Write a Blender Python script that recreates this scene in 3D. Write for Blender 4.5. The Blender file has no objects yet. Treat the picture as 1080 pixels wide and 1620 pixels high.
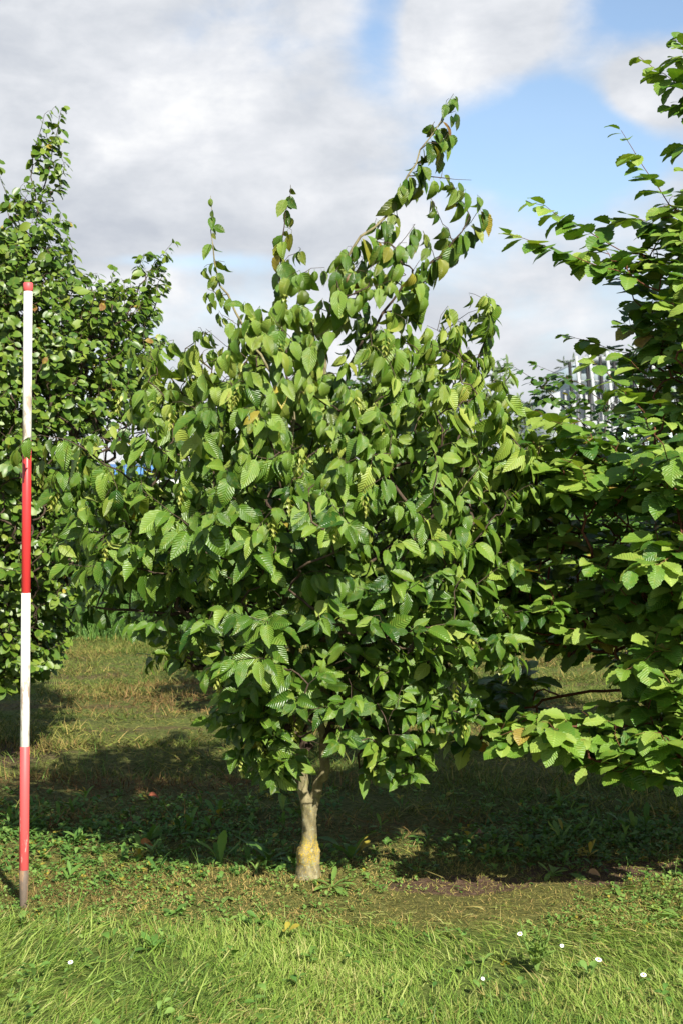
import bpy, math
import numpy as np
from mathutils import Vector, Matrix

# ---------------------------------------------------------------- camera, sky, sun
F = 2423.0; HZ = 760.0; CH = 1.4                 # focal length in photo pixels, horizon row, camera height
scn = bpy.context.scene
COL = scn.collection
cam = bpy.data.objects.new('camera', bpy.data.cameras.new('camera'))
COL.objects.link(cam)
cam.location = (0, 0, CH); cam.rotation_euler = (math.pi/2, 0, 0)
cam.data.sensor_fit = 'VERTICAL'; cam.data.sensor_height = 24.0
cam.data.lens = F/1620*24.0
cam.data.shift_y = (HZ-810)/1620
cam.data.clip_start = 0.05; cam.data.clip_end = 5000
cam.data.dof.use_dof = True; cam.data.dof.focus_distance = 5.2; cam.data.dof.aperture_fstop = 7.1
scn.camera = cam
scn.view_settings.view_transform = 'Standard'; scn.view_settings.look = 'None'
scn.view_settings.exposure = 1.0; scn.view_settings.gamma = 1.0

SUN_EL, SUN_AZ = math.radians(38), math.radians(22)   # sun behind the camera, to the right
sdir = Vector((math.sin(SUN_AZ)*math.cos(SUN_EL), -math.cos(SUN_AZ)*math.cos(SUN_EL), math.sin(SUN_EL)))
sun = bpy.data.objects.new('sun', bpy.data.lights.new('sun', 'SUN'))
COL.objects.link(sun)
sun.rotation_euler = sdir.to_track_quat('Z', 'Y').to_euler()
sun.data.energy = 5.0; sun.data.angle = math.radians(0.53); sun.data.color = (1.0, 0.945, 0.84)

world = bpy.data.worlds.new('World'); scn.world = world; world.use_nodes = True


class NT:
    """small helper for building node trees"""
    def __init__(s, tree):
        s.t = tree; tree.nodes.clear()
    def n(s, kind, **kw):
        nd = s.t.nodes.new(kind)
        for k, v in kw.items():
            if k in ('inp',):
                for kk, vv in v.items(): s.put(nd, kk, vv)
            else: setattr(nd, k, v)
        return nd
    def put(s, nd, key, v):
        sock = nd.inputs[key]
        if isinstance(v, bpy.types.NodeSocket): s.t.links.new(v, sock)
        else: sock.default_value = v
    def m(s, op, a, b=0.0, c=0.0, clamp=False):
        nd = s.t.nodes.new('ShaderNodeMath'); nd.operation = op; nd.use_clamp = clamp
        s.put(nd, 0, a); s.put(nd, 1, b); s.put(nd, 2, c)
        return nd.outputs[0]
    def mix(s, f, a, b, mode='MIX'):
        nd = s.t.nodes.new('ShaderNodeMix'); nd.data_type = 'RGBA'; nd.blend_type = mode
        s.put(nd, 0, f)
        for k, v in ((6, a), (7, b)):
            if isinstance(v, tuple) and len(v) == 3: v = (*v, 1)
            s.put(nd, k, v)
        return nd.outputs[2]
    def ramp(s, f, stops, interp='LINEAR'):
        nd = s.t.nodes.new('ShaderNodeValToRGB'); cr = nd.color_ramp; cr.interpolation = interp
        while len(cr.elements) < len(stops): cr.elements.new(0.5)
        for e, (p, c) in zip(cr.elements, stops):
            e.position = p; e.color = (*c, 1) if len(c) == 3 else c
        s.put(nd, 0, f)
        return nd.outputs[0]
    def noise(s, vec, scale, detail=4, rough=0.55, dist=0.0):
        nd = s.t.nodes.new('ShaderNodeTexNoise')
        if vec is not None: s.put(nd, 'Vector', vec)
        s.put(nd, 'Scale', scale); s.put(nd, 'Detail', detail); s.put(nd, 'Roughness', rough); s.put(nd, 'Distortion', dist)
        return nd.outputs[0]
    def step(s, v, a, b):
        nd = s.t.nodes.new('ShaderNodeMapRange'); nd.interpolation_type = 'SMOOTHSTEP'
        s.put(nd, 0, v); s.put(nd, 1, a); s.put(nd, 2, b)
        return nd.outputs[0]
    def scalevec(s, vec, sc, off=(0, 0, 0)):
        nd = s.t.nodes.new('ShaderNodeMapping'); s.put(nd, 0, vec)
        nd.inputs['Scale'].default_value = sc; nd.inputs['Location'].default_value = off
        return nd.outputs[0]


def build_world():
    w = NT(world.node_tree)
    tc = w.n('ShaderNodeTexCoord').outputs['Generated']
    sky = w.n('ShaderNodeTexSky', sky_type='NISHITA', sun_disc=False, sun_elevation=SUN_EL,
              sun_rotation=math.pi - SUN_AZ, air_density=1.0, dust_density=0.6, ozone_density=1.6)
    sx = w.n('ShaderNodeSeparateXYZ', inp={0: tc})
    X, Z = sx.outputs[0], sx.outputs[2]
    # soft clouds stretched along the horizon
    n1 = w.noise(w.scalevec(tc, (5.5, 5.5, 9.0), (0.35, 0.1, 0.62)), 1.0, 6, 0.52, 0.25)
    n2 = w.noise(w.scalevec(tc, (9, 9, 24.0), (3.1, 1.7, 0.4)), 1.0, 6, 0.55, 0.3)
    n3 = w.noise(w.scalevec(tc, (14, 14, 22.0), (7.7, 0.3, 5.4)), 1.0, 7, 0.6, 0.2)
    def blob(px, py, rx, ry, amp):
        cx, cz = (px-540)/F, (HZ-py)/F
        a = w.m('MULTIPLY', w.m('SUBTRACT', X, cx), F/rx); b = w.m('MULTIPLY', w.m('SUBTRACT', Z, cz), F/ry)
        r2 = w.m('ADD', w.m('MULTIPLY', a, a), w.m('MULTIPLY', b, b))
        return w.m('MULTIPLY', w.m('EXPONENT', w.m('MULTIPLY', r2, -1.0)), amp)
    cov = w.m('MULTIPLY_ADD', w.m('SUBTRACT', n1, 0.5), 1.3, 0.78)
    for b in ((870, 235, 170, 85, -1.25), (700, 90, 60, 60, 0.3), (600, 60, 50, 110, -0.6), (990, 50, 130, 70, -0.8),
              (1015, 175, 70, 50, 1.25), (230, 418, 300, 16, -0.28), (760, 60, 100, 80, 0.35),
              (-30, 250, 90, 110, -0.35), (230, 250, 330, 120, 0.25)):
        cov = w.m('ADD', cov, blob(*b))
    cov = w.m('ADD', cov, w.m('MULTIPLY', w.m('SUBTRACT', n3, 0.5), 0.55))
    cov = w.m('SUBTRACT', cov, w.m('MULTIPLY', w.step(Z, 0.36, 0.55), 0.62))   # cloud thinned above the view to weaken the sky's fill light
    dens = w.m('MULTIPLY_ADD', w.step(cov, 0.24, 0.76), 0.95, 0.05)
    lum = w.m('ADD', w.m('MULTIPLY', n2, 0.5), w.m('MULTIPLY', n3, 0.52))
    for b in ((330, 230, 160, 80, 0.09), (420, 480, 500, 34, 0.12), (700, 120, 60, 60, 0.10), (820, 520, 60, 30, 0.14),
              (60, 60, 260, 80, 0.0), (200, 380, 300, 22, -0.08), (900, 470, 300, 30, -0.06), (1010, 190, 90, 50, 0.08), (450,760,600,60,0.25)):
        lum = w.m('ADD', lum, blob(*b))
    ccol = w.ramp(lum, [(0.38, (0.54, 0.575, 0.64)), (0.50, (0.65, 0.68, 0.73)), (0.61, (0.78, 0.80, 0.84)), (0.76, (1.02, 1.02, 1.01))])
    # clouds behind the camera stay grey-white; those overhead are thinned to cut fill
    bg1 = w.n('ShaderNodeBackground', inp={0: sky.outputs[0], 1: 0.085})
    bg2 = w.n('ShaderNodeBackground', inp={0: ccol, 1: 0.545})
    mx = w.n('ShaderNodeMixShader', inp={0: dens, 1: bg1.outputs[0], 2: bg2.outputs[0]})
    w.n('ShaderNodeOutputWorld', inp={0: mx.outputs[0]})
build_world()


# ---------------------------------------------------------------- helpers
def at(px, py, d):
    return np.array([(px-540)/F*d, d, CH+(HZ-py)/F*d])

def tag(o, label=None, cat=None, group=None, kind=None):
    if label: o['label'] = label
    if cat: o['category'] = cat
    if group: o['group'] = group
    if kind: o['kind'] = kind
    return o

def empty(name, loc, label=None, cat=None, group=None):
    o = bpy.data.objects.new(name, None); COL.objects.link(o); o.location = loc
    o.empty_display_size = 0.1
    return tag(o, label, cat, group)

def mesh_np(name, V, Q, mat, parent=None, attrs=None, smooth=True):
    V = np.asarray(V, np.float32); Q = np.asarray(Q, np.int32)
    me = bpy.data.meshes.new(name)
    me.vertices.add(len(V)); me.vertices.foreach_set('co', V.ravel())
    k = Q.shape[1]
    me.loops.add(Q.size); me.loops.foreach_set('vertex_index', Q.ravel())
    me.polygons.add(len(Q))
    me.polygons.foreach_set('loop_start', np.arange(0, Q.size, k, dtype=np.int32))
    me.polygons.foreach_set('loop_total', np.full(len(Q), k, np.int32))
    for an, av in (attrs or {}).items():
        av = np.asarray(av, np.float32)
        if av.ndim == 2:
            a = me.attributes.new(an, 'FLOAT_VECTOR', 'POINT'); a.data.foreach_set('vector', av.ravel())
        else:
            a = me.attributes.new(an, 'FLOAT', 'POINT'); a.data.foreach_set('value', av)
    me.update(calc_edges=True); me.validate()
    if smooth: me.polygons.foreach_set('use_smooth', np.ones(len(me.polygons), bool))
    me.materials.append(mat)
    o = bpy.data.objects.new(name, me); COL.objects.link(o)
    if parent is not None:
        o.parent = parent
        if tuple(parent.matrix_world.translation) != tuple(parent.location): pass
        o.matrix_parent_inverse = Matrix.Identity(4)
        o.location = -Vector(world_loc(parent))
    return o

def world_loc(o):
    v = Vector((0, 0, 0))
    while o is not None:
        v += o.location; o = o.parent
    return v

def unit(a):
    a = np.asarray(a, float)
    return a/np.maximum(np.linalg.norm(a, axis=-1, keepdims=True), 1e-9)

def prof(kind, t):
    t = np.clip(t, 0, 1)
    if kind == 'ovate':      # hornbeam leaf, widest below the middle, drawn-out tip
        w = np.sin(np.pi*t**0.78)**0.72*(1-0.30*t**3)
        return np.where(t > 0.86, w*0.8, w)
    if kind == 'elm':
        return np.sin(np.pi*t**0.90)**0.6
    if kind == 'blade':
        return 1-0.95*t**1.6
    if kind == 'spoon':
        return 0.25+0.75*np.sin(np.pi*t**1.8)**0.9*(t < 1)
    return np.sin(np.pi*t)

def leaf_geo(P, D, N, L, W, curl, fold, rnd, age, ts, kind='ovate', ser=0.0, cols=3, stem=True):
    """many leaf blades as one quad mesh; returns V, Q, attrs"""
    n = len(P); P = np.asarray(P, float)
    D = unit(D); N = unit(N - (N*D).sum(1, keepdims=True)*D); B = np.cross(D, N)
    ts = np.asarray(ts, float); w = prof(kind, ts)
    if stem:
        ts = np.concatenate([[-0.16], ts]); w = np.concatenate([[0.035], w]); w[1] = 0.045
    K = len(ts)
    zig = np.where(np.arange(K) % 2 == 0, 1+ser, 1-ser); zig[:2] = 1
    acr = np.array([-1, 0, 1.]) if cols == 3 else np.array([-1, 1.])
    C = len(acr)
    c = np.where(np.abs(curl) < 1e-3, 1e-3, curl)[:, None]
    th = c*ts[None]
    yy = np.sin(th)/c*L[:, None]; zz = -(1-np.cos(th))/c*L[:, None]
    if len(ts) > 6:
        k1 = (rnd*97.13) % 1.0; k2 = (rnd*53.71) % 1.0
        zz = zz+0.035*L[:, None]*np.sin(ts[None]*(4+5*k1[:, None])+6.28*k2[:, None])*np.clip(ts, 0, 1)[None]
    xx = acr[None, None, :]*(w*zig)[None, :, None]*(W/2)[:, None, None]
    zf = zz[:, :, None] + np.abs(xx)*fold[:, None, None]
    if len(ts) > 6: zf = zf+xx*0.9*((rnd*31.7) % 1.0-0.5)[:, None, None]*ts[None, :, None]
    # serration also sweeps the rim slightly forwards
    V = (P[:, None, None, :] + xx[..., None]*B[:, None, None, :] + yy[:, :, None, None]*D[:, None, None, :]
         + zf[..., None]*N[:, None, None, :])
    base = np.arange(K*C).reshape(K, C)
    q = np.stack([base[:-1, :-1], base[:-1, 1:], base[1:, 1:], base[1:, :-1]], -1).reshape(-1, 4)
    Q = (q[None] + (np.arange(n)*K*C)[:, None, None]).reshape(-1, 4)
    luv = np.zeros((n, K, C, 3)); luv[..., 0] = acr[None, None]*w[None, :, None]; luv[..., 1] = ts[None, :, None]; luv[..., 2] = rnd[:, None, None]
    ag = np.broadcast_to(age[:, None, None], (n, K, C)).reshape(-1)
    return V.reshape(-1, 3), Q, {'luv': luv.reshape(-1, 3), 'age': ag}

def join_geo(gs):
    Vs, Qs, L, A = [], [], [], []; o = 0
    for V, Q, at_ in gs:
        Vs.append(V); Qs.append(Q+o); o += len(V); L.append(at_['luv']); A.append(at_['age'])
    return np.concatenate(Vs), np.concatenate(Qs), {'luv': np.concatenate(L), 'age': np.concatenate(A)}

def tube_geo(paths, sides=6):
    """paths: list of (pts, radii)"""
    Vs, Qs = [], []; o = 0
    for P, R in paths:
        P = np.asarray(P, float); R = np.asarray(R, float)
        T = unit(np.gradient(P, axis=0))
        ref = np.tile(np.array([[0.31, 0.95, 0.05]]), (len(P), 1)) if abs(T[0, 1]) < 0.9 else np.tile(np.array([[1., 0, 0]]), (len(P), 1))
        U = unit(np.cross(T, ref)); W_ = np.cross(T, U)
        s = sides if R.max() < 0.012 else sides*2
        a = np.arange(s)/s*2*np.pi
        ring = P[:, None] + R[:, None, None]*(np.cos(a)[None, :, None]*U[:, None] + np.sin(a)[None, :, None]*W_[:, None])
        K = len(P); b = np.arange(K*s).reshape(K, s); b2 = np.roll(b, -1, axis=1)
        Vs.append(ring.reshape(-1, 3))
        Qs.append(np.stack([b[:-1], b2[:-1], b2[1:], b[1:]], -1).reshape(-1, 4)+o); o += K*s
    return np.concatenate(Vs), np.concatenate(Qs)

def fld(x, y, s, seed=0):
    """cheap smooth pseudo-noise, about -1..1"""
    r = np.random.default_rng(seed); out = 0*x
    for i in range(7):
        a = r.uniform(0, 2*np.pi); k = s*r.uniform(0.6, 2.2)
        out = out + np.sin(k*(x*np.cos(a)+y*np.sin(a))+r.uniform(0, 6.28))
    return out/3.2


# ---------------------------------------------------------------- materials
def mat_new(name):
    m = bpy.data.materials.new(name); m.use_nodes = True
    return m, NT(m.node_tree)

def leaf_mat(name, stops, old=(0.30, 0.26, 0.035), brown=(0.16, 0.075, 0.02), veins=11.0, bump=0.55, rough=0.34, trans=0.20, under=(1.3, 1.2, 1.6), spec=0.55):
    m, w = mat_new(name)
    lv = w.n('ShaderNodeAttribute', attribute_name='luv').outputs['Vector']
    ag = w.n('ShaderNodeAttribute', attribute_name='age').outputs['Fac']
    s = w.n('ShaderNodeSeparateXYZ', inp={0: lv}); u, v, r = s.outputs
    au = w.m('ABSOLUTE', u)
    ph = w.m('MULTIPLY', w.m('MULTIPLY_ADD', au, -0.30, v), veins*2*math.pi)
    vein = w.m('MULTIPLY_ADD', w.m('SINE', ph), 0.5, 0.5)
    mid = w.step(au, 0.0, 0.10)
    base = w.ramp(r, stops)
    base = w.mix(w.step(ag, 0.25, 0.75), base, old)
    pos = w.n('ShaderNodeNewGeometry')
    spot = w.noise(pos.outputs['Position'], 55.0, 3, 0.6)
    base = w.mix(w.m('MULTIPLY', w.step(spot, 0.5, 0.72), 0.22), base, old)
    bf = w.m('MULTIPLY', w.step(ag, 0.75, 1.0), w.step(spot, 0.30, 0.55))
    base = w.mix(bf, base, brown)
    if veins:
        pale = w.mix(1.0, base, (1.55, 1.45, 1.5), 'MULTIPLY')
        vf = w.m('MULTIPLY', w.m('POWER', vein, 6.0), 0.28)
        vf = w.m('MAXIMUM', vf, w.m('MULTIPLY', w.m('SUBTRACT', 1.0, mid), 0.6))
        base = w.mix(vf, base, pale)
    und = w.mix(1.0, base, under, 'MULTIPLY')
    col = w.mix(pos.outputs['Backfacing'], base, und)
    p = w.n('ShaderNodeBsdfPrincipled', inp={'Base Color': col, 'Roughness': w.m('MULTIPLY_ADD', r, 0.15, rough), 'Specular IOR Level': spec})
    if veins:
        h = w.m('ADD', w.m('MULTIPLY', vein, 1.0), w.m('MULTIPLY', mid, -0.4))
        bp = w.n('ShaderNodeBump', inp={'Strength': bump, 'Distance': 0.0028, 'Height': h})
        w.put(p, 'Normal', bp.outputs[0])
    tcol = w.mix(1.0, col, (1.5, 1.55, 0.5), 'MULTIPLY')
    tr = w.n('ShaderNodeBsdfTranslucent', inp={0: tcol})
    mx = w.n('ShaderNodeMixShader', inp={0: trans, 1: p.outputs[0], 2: tr.outputs[0]})
    w.n('ShaderNodeOutputMaterial', inp={0: mx.outputs[0]})
    return m

def bark_mat(name, c1, c2, lichen=False):
    m, w = mat_new(name)
    pos = w.n('ShaderNodeNewGeometry').outputs['Position']
    n1 = w.noise(w.scalevec(pos, (60, 60, 22)), 1.0, 6, 0.65); n2 = w.noise(pos, 240.0, 3)
    col = w.mix(w.step(n1, 0.35, 0.7), c1, c2)
    col = w.mix(w.m('MULTIPLY', n2, 0.4), col, tuple(v*0.55 for v in c1))
    if lichen:
        z = w.n('ShaderNodeSeparateXYZ', inp={0: pos}).outputs[2]
        band = w.m('ADD', w.m('MULTIPLY', w.step(z, 0.55, 0.12), 0.15), w.m('MULTIPLY', w.m('MULTIPLY', w.step(z, 0.04, 0.10), w.step(z, 0.19, 0.12)), 0.11))
        nl = w.m('ADD', w.noise(pos, 110.0, 7, 0.85), band)
        col = w.mix(w.m('MULTIPLY', w.m('MULTIPLY', w.step(nl, 0.70, 0.74), w.step(n2, 0.42, 0.52)), 0.9), col, (0.42, 0.29, 0.03))
        nw = w.noise(w.scalevec(pos, (50, 50, 50), (3, 3, 3)), 1.0, 5, 0.7)
        col = w.mix(w.m('MULTIPLY', w.step(nw, 0.56, 0.64), 0.6), col, (0.30, 0.31, 0.21))
        ng = w.noise(w.scalevec(pos, (25, 25, 25), (9, 3, 3)), 1.0, 5, 0.7)
        col = w.mix(w.m('MULTIPLY', w.step(ng, 0.52, 0.66), 0.5), col, (0.19, 0.20, 0.055))
    p = w.n('ShaderNodeBsdfPrincipled', inp={'Base Color': col, 'Roughness': 0.85, 'Specular IOR Level': 0.2})
    bp = w.n('ShaderNodeBump', inp={'Strength': 0.7, 'Distance': 0.003, 'Height': w.m('ADD', n1, w.m('MULTIPLY', n2, 0.4))})
    w.put(p, 'Normal', bp.outputs[0])
    w.n('ShaderNodeOutputMaterial', inp={0: p.outputs[0]})
    return m

def plain_mat(name, col, rough=0.6, var=0.15, scale=20.0, dirt=None, metal=0.0, spec=0.4, dirt_lo=0.6):
    m, w = mat_new(name)
    pos = w.n('ShaderNodeTexCoord').outputs['Object']
    n1 = w.noise(pos, scale, 5, 0.6)
    c = w.mix(n1, tuple(v*(1-var) for v in col), tuple(min(1, v*(1+var)) for v in col))
    if dirt:
        n2 = w.noise(w.scalevec(pos, (scale*2, scale*2, scale*0.5)), 1.0, 6, 0.7)
        c = w.mix(w.m('MULTIPLY', w.step(n2, dirt_lo, dirt_lo+0.08), 0.8), c, dirt)
    p = w.n('ShaderNodeBsdfPrincipled', inp={'Base Color': c, 'Roughness': rough, 'Metallic': metal, 'Specular IOR Level': spec})
    w.n('ShaderNodeOutputMaterial', inp={0: p.outputs[0]})
    return m

G = lambda *s: [(p, c) for p, c in s]
M_main = leaf_mat('hornbeam leaf', G((0.0, (0.023, 0.072, 0.007)), (0.45, (0.078, 0.160, 0.014)), (0.8, (0.150, 0.240, 0.028)), (1.0, (0.245, 0.315, 0.05))))
M_right = leaf_mat('serrated leaf', G((0.0, (0.034, 0.098, 0.010)), (0.5, (0.078, 0.175, 0.014)), (0.85, (0.12, 0.215, 0.020)), (1.0, (0.20, 0.29, 0.04))), bump=0.5, rough=0.42)
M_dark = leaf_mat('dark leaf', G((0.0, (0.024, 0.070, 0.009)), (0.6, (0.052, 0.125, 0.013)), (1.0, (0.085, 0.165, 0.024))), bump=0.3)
M_left = leaf_mat('small leaf', G((0.0, (0.030, 0.082, 0.008)), (0.5, (0.078, 0.148, 0.013)), (1.0, (0.18, 0.25, 0.030))), veins=0, rough=0.36, spec=0.5)
M_far = leaf_mat('far leaf', G((0.0, (0.07, 0.12, 0.045)), (0.6, (0.11, 0.17, 0.065)), (1.0, (0.17, 0.23, 0.09))), veins=0, rough=0.6)
M_pine = leaf_mat('pine needle', G((0.0, (0.035, 0.065, 0.03)), (1.0, (0.085, 0.12, 0.05))), veins=0, rough=0.6)
M_weed = leaf_mat('weed leaf', G((0.0, (0.045, 0.115, 0.022)), (0.5, (0.085, 0.18, 0.030)), (1.0, (0.17, 0.27, 0.06))), veins=0, rough=0.55, spec=0.3)
M_grass = leaf_mat('grass blade', G((0.0, (0.060, 0.120, 0.018)), (0.45, (0.165, 0.265, 0.038)), (0.8, (0.28, 0.36, 0.075)), (1.0, (0.38, 0.38, 0.14))), old=(0.33, 0.26, 0.09), brown=(0.17, 0.10, 0.04), veins=0, rough=0.5, spec=0.3, trans=0.3, under=(1.05, 1.05, 1.1))
M_hay = leaf_mat('cut grass', G((0.0, (0.038, 0.075, 0.011)), (0.45, (0.095, 0.135, 0.020)), (0.8, (0.23, 0.22, 0.055)), (1.0, (0.36, 0.27, 0.09))), old=(0.20, 0.135, 0.045), brown=(0.085, 0.05, 0.02), veins=0, rough=0.7, spec=0.2, trans=0.15)
M_bract = leaf_mat('fruit bract', G((0.0, (0.20, 0.27, 0.04)), (1.0, (0.40, 0.41, 0.11))), veins=0, trans=0.35)
M_bark = bark_mat('lichened bark', (0.145, 0.125, 0.065), (0.30, 0.26, 0.145), True)
M_twig = bark_mat('twig bark', (0.045, 0.030, 0.022), (0.11, 0.078, 0.05))
M_limb = bark_mat('limb bark', (0.17, 0.135, 0.078), (0.31, 0.25, 0.15))
M_redtwig = bark_mat('reddish twig', (0.10, 0.035, 0.022), (0.20, 0.085, 0.045))


# ---------------------------------------------------------------- ground
def gz(x, y):
    r = np.hypot(x, y)
    near = np.exp(-(r/22.0)**2)
    return near*(0.022*np.clip((y-6)/2, 0, 1)*fld(0.35*x, y, 5.5, 5)+0.018*fld(x, y, 2.2, 3)+0.008*fld(x, y, 9.0, 4)) + 0.02*np.exp(-((x+0.12)**2+(y-5.35)**2)/0.05)

def build_ground():
    def axis(stops):
        out = []
        for a, b, s in stops: out += list(np.arange(a, b, s))
        return np.array(out + [stops[-1][1]])
    xs = axis([(-1500, -300, 300), (-300, -40, 20), (-40, -5, 1.0), (-5, 5, 0.05), (5, 40, 1.0), (40, 300, 20), (300, 1500, 300)])
    ys = axis([(-200, -10, 19), (-10, 3, 1.0), (3, 16, 0.05), (16, 60, 1.0), (60, 300, 20), (300, 3000, 300)])
    X, Y = np.meshgrid(xs, ys)
    Z = gz(X, Y)
    V = np.stack([X, Y, Z], -1).reshape(-1, 3)
    b = np.arange(X.size).reshape(X.shape)
    Q = np.stack([b[:-1, :-1], b[:-1, 1:], b[1:, 1:], b[1:, :-1]], -1).reshape(-1, 4)
    m, w = mat_new('grassy soil')
    pos = w.n('ShaderNodeNewGeometry').outputs['Position']
    sy = w.n('ShaderNodeSeparateXYZ', inp={0: pos}); y = sy.outputs[1]
    wob = w.noise(w.scalevec(pos, (1.0, 1.6, 1)), 1.0, 4)
    yw = w.m('ADD', y, w.m('MULTIPLY', w.m('SUBTRACT', wob, 0.5), 0.8))
    fine = w.noise(pos, 45.0, 6, 0.7); med = w.noise(pos, 7.0, 5, 0.6); streak = w.noise(w.scalevec(pos, (1.3, 5.0, 1)), 1.0, 5, 0.65)
    grass = w.ramp(fine, G((0.3, (0.035, 0.055, 0.014)), (0.5, (0.085, 0.12, 0.025)), (0.7, (0.17, 0.19, 0.05))))
    soil = w.ramp(fine, G((0.3, (0.050, 0.030, 0.020)), (0.55, (0.105, 0.066, 0.044)), (0.75, (0.19, 0.13, 0.09))))
    hay = w.ramp(fine, G((0.3, (0.045, 0.045, 0.014)), (0.5, (0.10, 0.10, 0.028)), (0.72, (0.20, 0.18, 0.06))))
    c = w.mix(w.step(yw, 4.75, 5.15), grass, hay)
    c = w.mix(w.m('MULTIPLY', w.step(yw, 5.3, 5.6), 0.5), c, w.mix(0.75, soil, grass))
    c = w.mix(w.m('MULTIPLY', w.step(yw, 8.0, 9.5), w.step(streak, 0.62, 0.4)), c, grass)
    # bare earth right of the trunk
    def disc(cx, cy, rx, ry):
        a = w.m('MULTIPLY', w.m('SUBTRACT', sy.outputs[0], cx), 1/rx); bb = w.m('MULTIPLY', w.m('SUBTRACT', y, cy), 1/ry)
        r2 = w.m('ADD', w.m('MULTIPLY', a, a), w.m('MULTIPLY', bb, bb))
        return w.step(w.m('ADD', r2, w.m('MULTIPLY', med, 1.4)), 1.9, 1.3)
    c = w.mix(disc(0.42, 5.33, 0.30, 0.12), c, soil)
    c = w.mix(disc(1.1, 5.5, 0.5, 0.22), c, soil)
    c = w.mix(disc(-2.0, 7.8, 0.6, 0.4), c, soil)
    c = w.mix(w.m('MULTIPLY', w.step(streak, 0.5, 0.62), w.m('MULTIPLY', w.step(yw, 6, 9), w.step(yw, 13, 12))), c, w.mix(0.5, soil, hay))
    c = w.mix(w.step(y, 13.2, 14.5), c, (0.06, 0.10, 0.025))
    p = w.n('ShaderNodeBsdfPrincipled', inp={'Base Color': c, 'Roughness': 0.95, 'Specular IOR Level': 0.1})
    bp = w.n('ShaderNodeBump', inp={'Strength': 0.9, 'Distance': 0.02, 'Height': w.m('ADD', fine, med)})
    w.put(p, 'Normal', bp.outputs[0])
    w.n('ShaderNodeOutputMaterial', inp={0: p.outputs[0]})
    return tag(mesh_np('ground', V, Q, m), kind='structure')
build_ground()


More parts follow.
